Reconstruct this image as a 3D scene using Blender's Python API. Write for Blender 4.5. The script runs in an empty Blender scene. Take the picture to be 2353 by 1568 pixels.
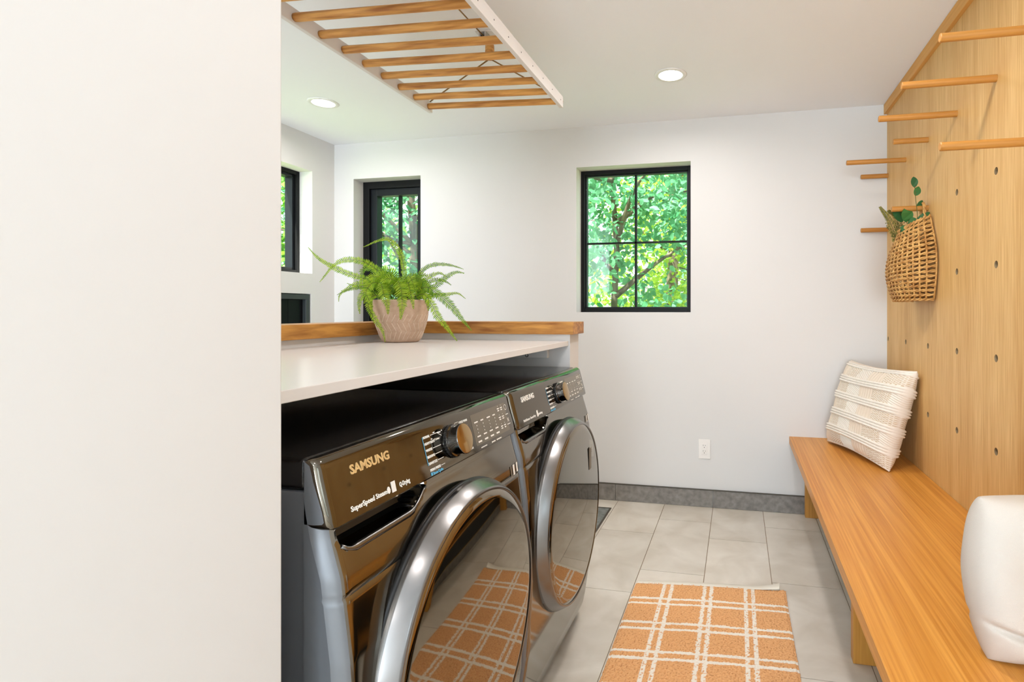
import bpy, bmesh, math, random
from mathutils import Vector, Matrix, noise
random.seed(7)
C = bpy.context.scene
COL = C.collection
PI = math.pi

# ------------------------------------------------------------------ camera
F = 1248.0
YAW = math.atan(265 / F)
cd = bpy.data.cameras.new('camera'); cam = bpy.data.objects.new('camera', cd); COL.objects.link(cam)
cam.location = (0, 0, 1.2); cam.rotation_euler = (PI / 2, 0, YAW)
cd.sensor_fit = 'HORIZONTAL'; cd.sensor_width = 36; cd.lens = F / 2353 * 36
cd.shift_x = -(1430 - 1176.5) / 2353; cd.shift_y = -(784 - 716) / 2353
cd.clip_start = 0.02; cd.clip_end = 200
C.camera = cam
# ------------------------------------------------------------------ world, sun, added daylight lamps, exposure
W = bpy.data.worlds.new('sky'); C.world = W; W.use_nodes = True
wn = W.node_tree.nodes; bg = wn['Background']
bg.inputs[0].default_value = (0.86, 0.95, 1.0, 1); bg.inputs[1].default_value = 1.7
sd = bpy.data.lights.new('sun', 'SUN'); sd.energy = 15.0; sd.angle = math.radians(2); sd.color = (1, .96, .86)
sun = bpy.data.objects.new('sun', sd); COL.objects.link(sun); sun.rotation_euler = (math.radians(38), 0, math.radians(-18))
C.view_settings.view_transform = 'Standard'; C.view_settings.look = 'None'
C.view_settings.gamma = 1; C.view_settings.use_curve_mapping = False
C.view_settings.exposure = 0.56


def area(name, loc, rot, sx, sy, power, color, shape='RECTANGLE', spread=PI):
    d = bpy.data.lights.new(name, 'AREA'); d.shape = shape; d.size = sx
    if shape in ('RECTANGLE', 'ELLIPSE'): d.size_y = sy
    d.energy = power; d.color = color; d.spread = spread
    o = bpy.data.objects.new(name, d); COL.objects.link(o); o.location = loc; o.rotation_euler = rot
    return o


# added lamps stand in for daylight at unseen windows; portals guide the sky light
area('added_lamp_back_window', (-.85, -5.42, 1.2), (PI / 2 + .85, 0, 0), 2.9, 2.2, 330, (.74, .86, 1))
area('added_lamp_side_window', (1.0, -.50, 1.47), (PI / 2 + .60, 0, PI / 2), .75, 1.1, 4, (.74, .86, 1))
for nm, loc, rot, sx, sy in (('portal_main', (-.65, 3.55, 1.66), (-PI / 2, 0, 0), .74, .94), ('portal_tall', (-2.40, 3.56, 1.53), (-PI / 2, 0, 0), .53, 1.21),
                             ('portal_side', (-3.01, 2.757, 1.80), (PI / 2, 0, -PI / 2), .82, .70)):
    pt_ = area(nm, loc, rot, sx, sy, 1, (1, 1, 1)); pt_.data.cycles.is_portal = True


# ------------------------------------------------------------------ materials
def lin(c):
    return tuple((v / 255 / 12.92 if v / 255 <= .04045 else ((v / 255 + .055) / 1.055) ** 2.4) for v in c) + (1,)


def mat(name, col, rough=.5, metal=0, **k):
    m = bpy.data.materials.new(name); m.use_nodes = True
    b = m.node_tree.nodes['Principled BSDF']
    b.inputs['Base Color'].default_value = lin(col); b.inputs['Roughness'].default_value = rough
    b.inputs['Metallic'].default_value = metal
    for kk, v in k.items(): b.inputs[kk.replace('_', ' ')].default_value = v
    return m


def N(m, t, **k):
    n = m.node_tree.nodes.new(t)
    for kk, v in k.items(): setattr(n, kk, v)
    return n


def L(m, a, b): m.node_tree.links.new(a, b)


def bsdf(m): return m.node_tree.nodes['Principled BSDF']


def noisy(m, scale, c1, c2, lo=.35, hi=.65, detail=6, stretch=(1, 1, 1), bump=0, coord='Object', bdist=.002, rough=None, dist=0):
    tc = N(m, 'ShaderNodeTexCoord'); mp = N(m, 'ShaderNodeMapping'); mp.inputs['Scale'].default_value = stretch
    nz = N(m, 'ShaderNodeTexNoise'); nz.inputs['Scale'].default_value = scale; nz.inputs['Detail'].default_value = detail
    nz.inputs['Distortion'].default_value = dist
    L(m, tc.outputs[coord], mp.inputs[0]); L(m, mp.outputs[0], nz.inputs[0])
    cr = N(m, 'ShaderNodeValToRGB'); e = cr.color_ramp.elements
    e[0].position = lo; e[1].position = hi; e[0].color = lin(c1); e[1].color = lin(c2)
    L(m, nz.outputs[0], cr.inputs[0]); L(m, cr.outputs[0], bsdf(m).inputs['Base Color'])
    if bump:
        bp = N(m, 'ShaderNodeBump'); bp.inputs['Strength'].default_value = bump; bp.inputs['Distance'].default_value = bdist
        L(m, nz.outputs[0], bp.inputs['Height']); L(m, bp.outputs[0], bsdf(m).inputs['Normal'])
    return cr, nz


def wood(name, dark, light, axis, fine=120, rough=.45, along=.035, coarse=9, contrast=(.36, .66)):
    """oak grain running along the axis: fine pores plus broad figure"""
    m = mat(name, light, rough)
    tc = N(m, 'ShaderNodeTexCoord')
    st = [1.0, 1.0, 1.0]; st['XYZ'.index(axis)] = along
    mp = N(m, 'ShaderNodeMapping'); mp.inputs['Scale'].default_value = st; L(m, tc.outputs['Object'], mp.inputs[0])
    n1 = N(m, 'ShaderNodeTexNoise'); n1.inputs['Scale'].default_value = fine; n1.inputs['Detail'].default_value = 5
    n2 = N(m, 'ShaderNodeTexNoise'); n2.inputs['Scale'].default_value = coarse; n2.inputs['Detail'].default_value = 3
    n2.inputs['Distortion'].default_value = 1.2
    L(m, mp.outputs[0], n1.inputs[0]); L(m, mp.outputs[0], n2.inputs[0])
    mx = N(m, 'ShaderNodeMath', operation='MULTIPLY_ADD'); mx.inputs[1].default_value = .55
    m2 = N(m, 'ShaderNodeMath', operation='MULTIPLY'); m2.inputs[1].default_value = .45
    L(m, n2.outputs[0], m2.inputs[0]); L(m, n1.outputs[0], mx.inputs[0]); L(m, m2.outputs[0], mx.inputs[2])
    cr = N(m, 'ShaderNodeValToRGB'); e = cr.color_ramp.elements
    e[0].position = contrast[0]; e[1].position = contrast[1]; e[0].color = lin(dark); e[1].color = lin(light)
    L(m, mx.outputs[0], cr.inputs[0]); L(m, cr.outputs[0], bsdf(m).inputs['Base Color'])
    bp = N(m, 'ShaderNodeBump'); bp.inputs['Strength'].default_value = .08; bp.inputs['Distance'].default_value = .001
    L(m, n1.outputs[0], bp.inputs['Height']); L(m, bp.outputs[0], bsdf(m).inputs['Normal'])
    return m


M = {}
M['paint'] = mat('wall_paint', (220, 217, 213), .6)
M['ceil'] = mat('ceiling_paint', (247, 248, 251), .8)
M['white'] = mat('white_semigloss', (238, 236, 232), .35)
M['quartz'] = mat('white_quartz', (224, 219, 214), .25)
M['oak_panel'] = wood('oak_panel', (198, 148, 80), (230, 190, 126), 'Z', fine=150, rough=.5, coarse=7)
M['oak_bench'] = wood('oak_bench', (194, 124, 40), (226, 160, 72), 'Y', fine=170, rough=.38, coarse=22, along=.014, contrast=(.36, .64))
M['oak_leg'] = wood('oak_leg', (178, 116, 36), (208, 148, 62), 'Z', fine=140, rough=.45)
M['oak_cap'] = wood('oak_cap_x', (138, 82, 26), (206, 148, 70), 'X', fine=60, rough=.45, coarse=22, along=.12, contrast=(.38, .60))
M['oak_capy'] = wood('oak_cap_y', (138, 82, 26), (206, 148, 70), 'Y', fine=60, rough=.45, coarse=22, along=.12, contrast=(.38, .60))
M['oak_rung'] = wood('oak_rung', (164, 100, 34), (230, 172, 92), 'X', fine=80, rough=.45, coarse=34, along=.08, contrast=(.36, .60))
M['oak_peg'] = wood('oak_peg', (176, 116, 46), (206, 146, 70), 'X', fine=120, rough=.5)
M['oak_trim'] = wood('oak_trim', (204, 146, 66), (226, 170, 92), 'Y', fine=90, rough=.5)
M['hole'] = mat('drilled_oak', (150, 128, 94), .8)
M['black_metal'] = mat('black_window_metal', (11, 11, 12), .5, 0, Specular_IOR_Level=.25)
M['sash'] = mat('dark_sash', (18, 22, 26), .4, 0, Specular_IOR_Level=.35)
M['gasket'] = mat('black_rubber', (8, 8, 9), .45)
M['darkglass'] = mat('dark_glass', (6, 7, 8), .4, Specular_IOR_Level=.2)
M['cabframe'] = mat('grey_black_frame', (50, 54, 54), .4)
M['lens'] = mat('lamp_lens', (255, 255, 255), .4); bsdf(M['lens']).inputs['Emission Color'].default_value = (1, .97, .9, 1); bsdf(M['lens']).inputs['Emission Strength'].default_value = 9
M['grout'] = mat('grout', (150, 128, 104), .9)
M['chrome'] = mat('brushed_chrome', (132, 129, 127), .26, 1)
M['side_metal'] = mat('grey_steel', (118, 120, 124), .34, .4)
M['front_metal'] = mat('black_stainless', (134, 128, 118), .09, 1)
M['panel_gloss'] = mat('gloss_bronze_panel', (112, 105, 94), .06, 1)
M['mirror_door'] = mat('dark_mirror_glass', (142, 132, 116), .03, 1)
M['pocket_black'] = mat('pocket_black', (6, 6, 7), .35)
M['lid'] = mat('black_lid', (14, 12, 12), .12); noisy(M['lid'], 400, (8, 7, 7), (34, 29, 28), .5, .75, bump=.1)
M['bronze'] = mat('bronze_knob_face', (176, 146, 100), .14, 1)
M['dark_chrome'] = mat('dark_chrome', (120, 118, 116), .1, 1)
M['print_white'] = mat('white_print', (238, 234, 226), .5)
M['print_gold'] = mat('pale_gold_print', (222, 186, 128), .3, .2)
M['print_blue'] = mat('blue_print', (96, 178, 214), .5)
M['print_grey'] = mat('grey_print', (120, 112, 98), .5)
M['outlet'] = mat('outlet_plastic', (238, 233, 227), .3)
M['brass'] = mat('brass_edge', (190, 158, 96), .3, .8)
M['slot'] = mat('slot_dark', (50, 46, 42), .6)
M['rope'] = mat('rope', (150, 118, 70), .8)
M['rackwhite'] = mat('rack_white', (230, 225, 221), .45)
M['bracket'] = mat('bracket_metal', (190, 188, 186), .3, .8)
M['soil'] = mat('soil', (48, 34, 22), .9)

# floor tile: concrete look, each tile a little different
m = M['tile'] = mat('concrete_tile', (206, 198, 186), .42)
cr, nz = noisy(m, 5, (203, 193, 177), (229, 222, 210), .28, .72, detail=10, dist=.6, bump=.05)
gi = N(m, 'ShaderNodeNewGeometry'); hs = N(m, 'ShaderNodeHueSaturation')
ma = N(m, 'ShaderNodeMapRange'); ma.inputs['To Min'].default_value = .93; ma.inputs['To Max'].default_value = 1.06
L(m, gi.outputs['Random Per Island'], ma.inputs[0]); L(m, ma.outputs[0], hs.inputs['Value'])
L(m, cr.outputs[0], hs.inputs['Color']); L(m, hs.outputs[0], bsdf(m).inputs['Base Color'])
m = M['basetile'] = mat('grey_base_tile', (128, 122, 116), .6)
noisy(m, 34, (114, 108, 102), (146, 140, 133), .3, .7, detail=12, bump=.05)
M['vent'] = mat('slate_vent', (120, 124, 120), .7); noisy(M['vent'], 30, (104, 108, 104), (132, 136, 132))
M['vent_edge'] = mat('vent_edge', (84, 78, 68), .5, .4)

# glass
m = M['glass'] = bpy.data.materials.new('window_glass'); m.use_nodes = True
nt = m.node_tree; nt.nodes.clear()
o_ = nt.nodes.new('ShaderNodeOutputMaterial'); t_ = nt.nodes.new('ShaderNodeBsdfTransparent'); g_ = nt.nodes.new('ShaderNodeBsdfGlossy')
g_.inputs['Roughness'].default_value = .0; t_.inputs[0].default_value = (.93, .97, .97, 1)
x_ = nt.nodes.new('ShaderNodeMixShader'); x_.inputs[0].default_value = .06
nt.links.new(t_.outputs[0], x_.inputs[1]); nt.links.new(g_.outputs[0], x_.inputs[2]); nt.links.new(x_.outputs[0], o_.inputs[0])


def leafmat(name, col, col2, trans=.5, scale=9):
    m = bpy.data.materials.new(name); m.use_nodes = True; b = bsdf(m)
    b.inputs['Roughness'].default_value = .5
    gi = N(m, 'ShaderNodeNewGeometry'); cr = N(m, 'ShaderNodeValToRGB')
    cr.color_ramp.elements[0].color = lin(col); cr.color_ramp.elements[1].color = lin(col2)
    L(m, gi.outputs['Random Per Island'], cr.inputs[0]); L(m, cr.outputs[0], b.inputs['Base Color'])
    tr = N(m, 'ShaderNodeBsdfTranslucent'); L(m, cr.outputs[0], tr.inputs[0])
    mx = N(m, 'ShaderNodeMixShader'); mx.inputs[0].default_value = trans
    L(m, b.outputs[0], mx.inputs[1]); L(m, tr.outputs[0], mx.inputs[2])
    L(m, mx.outputs[0], m.node_tree.nodes['Material Output'].inputs[0])
    return m


M['leaf_teal'] = leafmat('leaf_teal', (70, 150, 96), (130, 196, 150))
M['leaf_green'] = leafmat('leaf_green', (84, 148, 44), (146, 196, 66))
M['leaf_lime'] = leafmat('leaf_lime', (130, 176, 30), (196, 216, 80))
M['leaf_deep'] = leafmat('leaf_deep', (50, 110, 70), (96, 160, 116))
M['fern'] = leafmat('fern_leaf', (118, 164, 20), (178, 208, 44), .4)
M['fern_dark'] = leafmat('fern_leaf_dark', (84, 136, 24), (140, 178, 36), .35)
M['euca'] = leafmat('eucalyptus_leaf', (34, 82, 52), (70, 128, 60), .2)
M['sprig'] = leafmat('dry_sprig', (78, 86, 30), (150, 140, 60), .2)
M['stem'] = mat('stem', (96, 92, 36), .7)
M['bark'] = mat('bark', (96, 84, 66), .9); noisy(M['bark'], 12, (70, 60, 48), (124, 110, 90), stretch=(1, 1, .2), bump=.6, bdist=.02)
M['grass'] = mat('lawn', (110, 150, 60), .9); noisy(M['grass'], 3, (90, 130, 48), (190, 196, 150))
M['wicker'] = mat('wicker', (196, 146, 78), .6); noisy(M['wicker'], 40, (168, 116, 54), (216, 168, 98), bump=.4, bdist=.002)
M['fabric'] = mat('cream_linen', (204, 195, 184), .9)
M['knit'] = mat('knit_cotton', (236, 226, 212), .95)
m = M['knit']; at = N(m, 'ShaderNodeAttribute'); at.attribute_name = 'col'; L(m, at.outputs['Color'], bsdf(m).inputs['Base Color'])
m = M['rug'] = mat('rug', (226, 166, 110), .95); at = N(m, 'ShaderNodeAttribute'); at.attribute_name = 'col'; L(m, at.outputs['Color'], bsdf(m).inputs['Base Color'])
M['hem'] = mat('rug_hem', (248, 242, 228), .9)
# weave bump for the plain cushion
m = M['fabric']; tc = N(m, 'ShaderNodeTexCoord'); mp = N(m, 'ShaderNodeMapping'); mp.inputs['Scale'].default_value = (1, 1, 1)
ck = N(m, 'ShaderNodeTexVoronoi'); ck.inputs['Scale'].default_value = 800; L(m, tc.outputs['Object'], ck.inputs[0])
bp = N(m, 'ShaderNodeBump'); bp.inputs['Strength'].default_value = .35; bp.inputs['Distance'].default_value = .0015
L(m, ck.outputs[0], bp.inputs['Height']); L(m, bp.outputs[0], bsdf(m).inputs['Normal'])
m = M['pot'] = mat('pot_clay', (198, 168, 144), .7); noisy(m, 60, (192, 160, 136), (204, 175, 152))
M['pot_line'] = mat('pot_line', (226, 206, 186), .8)


# ------------------------------------------------------------------ object helpers (geometry is given in room coordinates)
def thing(name, label, cat, loc, group=None):
    o = bpy.data.objects.new(name, None); COL.objects.link(o); o.location = loc; o.empty_display_size = .1
    o['label'] = label; o['category'] = cat
    if group: o['group'] = group
    return o


def wloc(o):
    v = Vector(o.location); p = o.parent
    while p: v += Vector(p.location); p = p.parent
    return v


def finish(name, me, mats, parent=None, smooth=False, base=None, label=None):
    if not isinstance(mats, (list, tuple)): mats = [mats]
    for mm in mats: me.materials.append(mm)
    o = bpy.data.objects.new(name, me); COL.objects.link(o)
    if parent:
        o.parent = parent; off = wloc(parent)
    else:
        off = Vector(base) if base else Vector((0, 0, 0)); o.location = off
    if off.length: me.transform(Matrix.Translation(-off))
    if smooth:
        for p in me.polygons: p.use_smooth = True
    if label: o['label'] = label
    return o


def obj(name, bm, mats, parent=None, smooth=False, base=None, label=None, angle=None):
    me = bpy.data.meshes.new(name); bm.to_mesh(me); bm.free()
    o = finish(name, me, mats, parent, smooth or angle is not None, base, label)
    if angle is not None: me.set_sharp_from_angle(angle=math.radians(angle))
    return o


def tag(o, label, cat, group=None, kind=None):
    o['label'] = label; o['category'] = cat
    if group: o['group'] = group
    if kind: o['kind'] = kind
    return o


def struct(name, bm, mats, base=None, **k):
    o = obj(name, bm, mats, base=base, **k); o['kind'] = 'structure'
    return o


def box(bm, x0, x1, y0, y1, z0, z1, bev=0, seg=2, mi=0):
    r = bmesh.ops.create_cube(bm, size=1)
    vs = r['verts']
    for v in vs:
        v.co = Vector(((x0 + x1) / 2 + v.co.x * (x1 - x0), (y0 + y1) / 2 + v.co.y * (y1 - y0), (z0 + z1) / 2 + v.co.z * (z1 - z0)))
    fs = set(f for v in vs for f in v.link_faces)
    for f in fs: f.material_index = mi
    if bev:
        es = list(set(e for v in vs for e in v.link_edges))
        r = bmesh.ops.bevel(bm, geom=es, offset=bev, segments=seg, affect='EDGES', profile=.5)
        for f in r['faces']: f.material_index = mi
    return bm


def B(*a, **k):
    bm = bmesh.new(); box(bm, *a, **k); return bm


def tube(bm, pts, rad, n=8, cap=True, mi=0, up=None):
    pts = [Vector(p) for p in pts]
    rings = []
    prev = None
    for i, p in enumerate(pts):
        t = (pts[min(i + 1, len(pts) - 1)] - pts[max(i - 1, 0)]).normalized()
        if prev is None:
            a = t.orthogonal().normalized()
        else:
            a = (prev - t * prev.dot(t))
            a = a.normalized() if a.length > 1e-6 else t.orthogonal().normalized()
        prev = a; b = t.cross(a)
        r = rad[i] if isinstance(rad, (list, tuple)) else rad
        rings.append([bm.verts.new(p + (a * math.cos(2 * PI * k / n) + b * math.sin(2 * PI * k / n)) * r) for k in range(n)])
    for i in range(len(rings) - 1):
        for k in range(n):
            f = bm.faces.new((rings[i][k], rings[i][(k + 1) % n], rings[i + 1][(k + 1) % n], rings[i + 1][k])); f.material_index = mi; f.smooth = True
    if cap:
        f = bm.faces.new(list(reversed(rings[0]))); f.material_index = mi
        f = bm.faces.new(rings[-1]); f.material_index = mi
    return bm


def lathe(bm, prof, center, axis='Z', n=48, mi=0, close=False):
    """prof: list of (radius, height along axis)"""
    rings = []
    for r, h in prof:
        ring = []
        for k in range(n):
            a = 2 * PI * k / n; c_, s_ = math.cos(a) * r, math.sin(a) * r
            if axis == 'Z': p = (c_, s_, h)
            elif axis == 'X': p = (h, c_, s_)
            else: p = (s_, h, c_)
            ring.append(bm.verts.new(Vector(center) + Vector(p)))
        rings.append(ring)
    for i in range(len(rings) - 1):
        for k in range(n):
            f = bm.faces.new((rings[i][k], rings[i][(k + 1) % n], rings[i + 1][(k + 1) % n], rings[i + 1][k])); f.material_index = mi
    if close:
        bm.faces.new(list(reversed(rings[0]))).material_index = mi; bm.faces.new(rings[-1]).material_index = mi
    return rings


def text_mesh(s, size, center=False, bold=0.0, extrude=.0004):
    cu = bpy.data.curves.new('lettering', 'FONT'); cu.body = s; cu.size = size; cu.offset = bold; cu.extrude = extrude
    cu.resolution_u = 2
    if center: cu.align_x = 'CENTER'
    o = bpy.data.objects.new('tmp', cu); COL.objects.link(o)
    dg = bpy.context.evaluated_depsgraph_get(); me = bpy.data.meshes.new_from_object(o.evaluated_get(dg))
    bpy.data.objects.remove(o); bpy.data.curves.remove(cu)
    return me


def catmull(pts, n=12):
    pts = [Vector(p) for p in pts]; P = [pts[0] * 2 - pts[1]] + pts + [pts[-1] * 2 - pts[-2]]
    out = []
    for i in range(1, len(P) - 2):
        for k in range(n):
            t = k / n; a, b, c, d = P[i - 1], P[i], P[i + 1], P[i + 2]
            out.append(.5 * ((2 * b) + (c - a) * t + (2 * a - 5 * b + 4 * c - d) * t * t + (3 * b - a - 3 * c + d) * t ** 3))
    out.append(pts[-1]); return out


# ------------------------------------------------------------------ the setting
CEIL = 2.39; XL = -2.82; XR = .86; YF = 3.37; YB = -5.2
# floor: real tiles 296 x 627 mm with open joints over the grout bed
bm = bmesh.new()
box(bm, XL - .1, XR + .1, YB - .1, YF + .1, -.1, -.003, mi=1)
g = .0016
for i in range(-10, 3):
    x0 = .148 + .296 * i - .296; x1 = x0 + .296
    col = i
    off = 2.903 if col % 2 == 0 else 3.116
    y = off + .627 * 2
    while y > YB - .1:
        y0 = max(y - .627, YB); y1 = min(y, YF); a0 = max(x0, XL); a1 = min(x1, XR)
        if y1 - y0 > .01 and a1 - a0 > .01:
            fs = [bm.verts.new(p) for p in ((a0 + g, y0 + g, 0), (a1 - g, y0 + g, 0), (a1 - g, y1 - g, 0), (a0 + g, y1 - g, 0))]
            lo = [bm.verts.new((v.co.x, v.co.y, -.004)) for v in fs]
            bm.faces.new(fs)
            for k in range(4): bm.faces.new((fs[k], lo[k], lo[(k + 1) % 4], fs[(k + 1) % 4]))
        y -= .627
bmesh.ops.recalc_face_normals(bm, faces=bm.faces)
struct('floor', bm, [M['tile'], M['grout']])


def holed(bm, axis, c0, c1, a0, a1, z0, z1, holes):
    """wall slab between c0..c1 on its thin axis with rectangular openings (a0,a1,z0,z1)"""
    A = sorted(set([a0, a1] + [v for h in holes for v in h[:2]])); Z = sorted(set([z0, z1] + [v for h in holes for v in h[2:]]))
    for i in range(len(A) - 1):
        for j in range(len(Z) - 1):
            ma_, mz = (A[i] + A[i + 1]) / 2, (Z[j] + Z[j + 1]) / 2
            if any(h[0] < ma_ < h[1] and h[2] < mz < h[3] for h in holes): continue
            if axis == 'Y': box(bm, A[i], A[i + 1], c0, c1, Z[j], Z[j + 1])
            else: box(bm, c0, c1, A[i], A[i + 1], Z[j], Z[j + 1])
    bmesh.ops.remove_doubles(bm, verts=bm.verts, dist=1e-5)


W1 = (-1.019, -.284, 1.195, 2.13); W2 = (-2.663, -2.136, .93, 2.138)
bm = bmesh.new(); holed(bm, 'Y', YF, YF + .2, XL - .2, XR + .2, 0, CEIL, [W1, W2]); struct('wall_far', bm, M['paint'])
W3 = (2.35, 3.164, 1.455, 2.15); CAB = (2.55, 3.154, .62, 1.318)
bm = bmesh.new(); holed(bm, 'X', XL - .2, XL, YB - .2, YF, 0, CEIL, [W3, CAB]); struct('wall_left', bm, M['paint'])
W5 = (-.90, -.10, .90, 2.05)
bm = bmesh.new(); holed(bm, 'X', XR, XR + .15, YB - .2, YF, 0, CEIL, [W5]); struct('wall_right', bm, M['paint'])
WB = (-2.3, .6, .05, 2.3)
bm = bmesh.new(); holed(bm, 'Y', YB - .2, YB, XL, XR, 0, CEIL, [WB]); struct('wall_back', bm, M['paint'])
struct('ceiling', B(XL - .2, XR + .2, YB - .2, YF + .2, CEIL, CEIL + .2), M['ceil'])
struct('wall_near', B(-.75, -.603, -1.3, .6235, 0, CEIL, bev=.003), M['paint'])
bm = bmesh.new(); box(bm, -1.54, -1.42, .40, 2.22, 0, 1.107); box(bm, -1.42, -.662, 2.10, 2.22, 0, 1.107)
struct('wall_half_height', bm, M['paint'])
struct('wall_alcove', B(-1.54, -.75, .40, .55, 0, CEIL), M['paint'])
# skirting of grey tile with a thin metal top edge
bm = bmesh.new()
for k in range(-4, 2):
    x0 = -.148 + .61 * (k - 1) + .001; x1 = -.148 + .61 * k - .001
    box(bm, max(x0, XL), min(x1, .4615), YF - .011, YF, .001, .104, bev=.001)
box(bm, XL, .46, YF - .014, YF, .104, .108, mi=1)
struct('baseboard_far', bm, [M['basetile'], M['vent_edge']])
bm = bmesh.new()
for k in range(5):
    box(bm, .462, .474, .86 + .57 * k + .001, min(.86 + .57 * (k + 1) - .001, YF - .012), .001, .058)
box(bm, .460, .478, .86, YF - .012, .058, .0618, mi=1)
struct('baseboard_right', bm, [M['basetile'], M['brass']])


# windows
def window(name, axis, c, a0, a1, z0, z1, fr, sash, muntins, depth=.07, outward=1):
    """frame ring, inner sash, glass and bars; c = inner face of the frame"""
    def ring(w, o, d0, d1):
        bm = bmesh.new(); q = [(a0 + o, a0 + o + w, z0 + o, z1 - o), (a1 - o - w, a1 - o, z0 + o, z1 - o), (a0 + o + w, a1 - o - w, z0 + o, z0 + o + w), (a0 + o + w, a1 - o - w, z1 - o - w, z1 - o)]
        for (p0, p1, r0, r1) in q:
            e0, e1 = sorted((c + outward * d0, c + outward * d1))
            if axis == 'Y': box(bm, p0, p1, e0, e1, r0, r1, bev=.002)
            else: box(bm, e0, e1, p0, p1, r0, r1, bev=.002)
        return bm
    root = struct(name, ring(fr, 0, 0, depth), M['black_metal'])
    if sash:
        obj('sash', ring(sash, fr, .02, depth - .01), M['sash'], parent=root)
    i = fr + (sash or 0)
    gc = c + outward * (depth - .03)
    bm = bmesh.new()
    if axis == 'Y': box(bm, a0 + i - .004, a1 - i + .004, gc, gc + .004, z0 + i - .004, z1 - i + .004)
    else: box(bm, min(gc, gc + outward * .004), max(gc, gc + outward * .004), a0 + i - .004, a1 - i + .004, z0 + i - .004, z1 - i + .004)
    obj('glass_pane', bm, M['glass'], parent=root)
    bm = bmesh.new()
    for (kind, v, w) in muntins:
        e0, e1 = sorted((gc - outward * .012, gc + outward * .016))
        if kind == 'v':
            if axis == 'Y': box(bm, v - w, v + w, e0, e1, z0 + i - .002, z1 - i + .002)
            else: box(bm, e0, e1, v - w, v + w, z0 + i - .002, z1 - i + .002)
        else:
            if axis == 'Y': box(bm, a0 + i - .002, a1 - i + .002, e0, e1, v - w, v + w)
            else: box(bm, e0, e1, a0 + i - .002, a1 - i + .002, v - w, v + w)
    if muntins: obj('glazing_bar', bm, M['black_metal'], parent=root)
    else: bm.free()
    return root


window('window_1', 'Y', YF + .105, W1[0], W1[1], W1[2], W1[3], .026, .009, [('v', -.654, .0065), ('h', 1.652, .0055)])
window('window_2', 'Y', YF + .10, W2[0], W2[1], W2[2], W2[3], .05, .05, [('v', -2.40, .007)], depth=.09)
window('window_3', 'X', XL - .10, W3[0], W3[1], W3[2], W3[3], .024, .018, [], depth=.09, outward=-1)
window('window_5', 'X', XR + .07, W5[0], W5[1], W5[2], W5[3], .045, .0, [], depth=.06, outward=1)  # side window out of view, read from cool reflections, added for light
window('window_back_added', 'Y', YB - .12, WB[0], WB[1], WB[2], WB[3], .05, .0, [('v', -.85, .03)], depth=.07, outward=-1)  # large back window out of view, added to let light into the room

# ------------------------------------------------------------------ timber cap on the half wall, counter, recessed cabinet
t = thing('oak_ledge', 'thick oak ledge running round the top of the white half wall', 'ledge', (-1.0, 2.15, 1.107))
bm = B(-1.565, -1.40, .56, 2.08, 1.1075, 1.157, bev=.0015); obj('cap_board', bm, M['oak_capy'], parent=t)
bm = bmesh.new(); box(bm, -1.565, -.643, 2.08, 2.235, 1.1075, 1.157, bev=.0015); obj('cap_board', bm, M['oak_cap'], parent=t)

t = thing('countertop', 'white quartz folding counter above the two laundry machines', 'countertop', (-1.04, 1.35, 1.061))
obj('slab', B(-1.419, -.668, .618, 2.099, 1.061, 1.081, bev=.0015), M['quartz'], parent=t)
obj('support_cleat', B(-1.40, -.75, 2.075, 2.099, 1.012, 1.0605, bev=.001), M['white'], parent=t)
bm = bmesh.new(); tube(bm, [(-.835 + .006 * math.cos(a), 2.07, 1.022 + .006 * math.sin(a)) for a in [i * PI / 8 for i in range(17)]], .0013, n=6, cap=False)
obj('hook', bm, M['gasket'], parent=t)

t = thing('recessed_cabinet', 'black framed cabinet with dark glass doors set low in the left wall', 'cabinet', (XL - .03, 2.85, .62))
bm = bmesh.new(); y0, y1, z0, z1 = CAB[0] + .002, CAB[1] - .006, CAB[2] + .002, CAB[3] - .004
for q in ((y0, y1, z1 - .034, z1), (y0, y1, z0, z0 + .034), (y0, y0 + .034, z0 + .034, z1 - .034), (y1 - .034, y1, z0 + .034, z1 - .034)):
    box(bm, XL - .10, XL - .004, q[0], q[1], q[2], q[3], bev=.002)
obj('frame', bm, M['cabframe'], parent=t)
for a, b in ((y0 + .035, 2.772), (2.774, 2.992), (2.9935, y1 - .035)):
    obj('door', B(XL - .06, XL - .03, a, b, z0 + .035, z1 - .035, bev=.0015), M['darkglass'], parent=t)
obj('back_panel', B(XL - .14, XL - .11, y0, y1, z0, z1), M['gasket'], parent=t)


# ------------------------------------------------------------------ ceiling lights
def downlight(x, y, label, power=6.5):
    t = thing('ceiling_light', label, 'ceiling light', (x, y, CEIL), 'recessed ceiling lights')
    bm = bmesh.new(); lathe(bm, [(.060, -.0045), (.064, -.006), (.078, -.004), (.082, -.0005), (.080, .0), (.060, .0), (.060, -.0045)], (x, y, CEIL), n=48)
    obj('trim_ring', bm, M['white'], parent=t, smooth=True)
    bm = bmesh.new(); lathe(bm, [(.0005, -.0022), (.0605, -.0022), (.0605, -.0005), (.0005, -.0005)], (x, y, CEIL), n=48, close=True)
    obj('lens', bm, M['lens'], parent=t)
    a = area('lamp_light', (x, y, CEIL - .012), (0, 0, 0), .13, .13, power, (1, .96, .96), 'DISK', spread=math.radians(170))
    a.parent = t; a.location = (0, 0, -.012)
    return t


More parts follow.
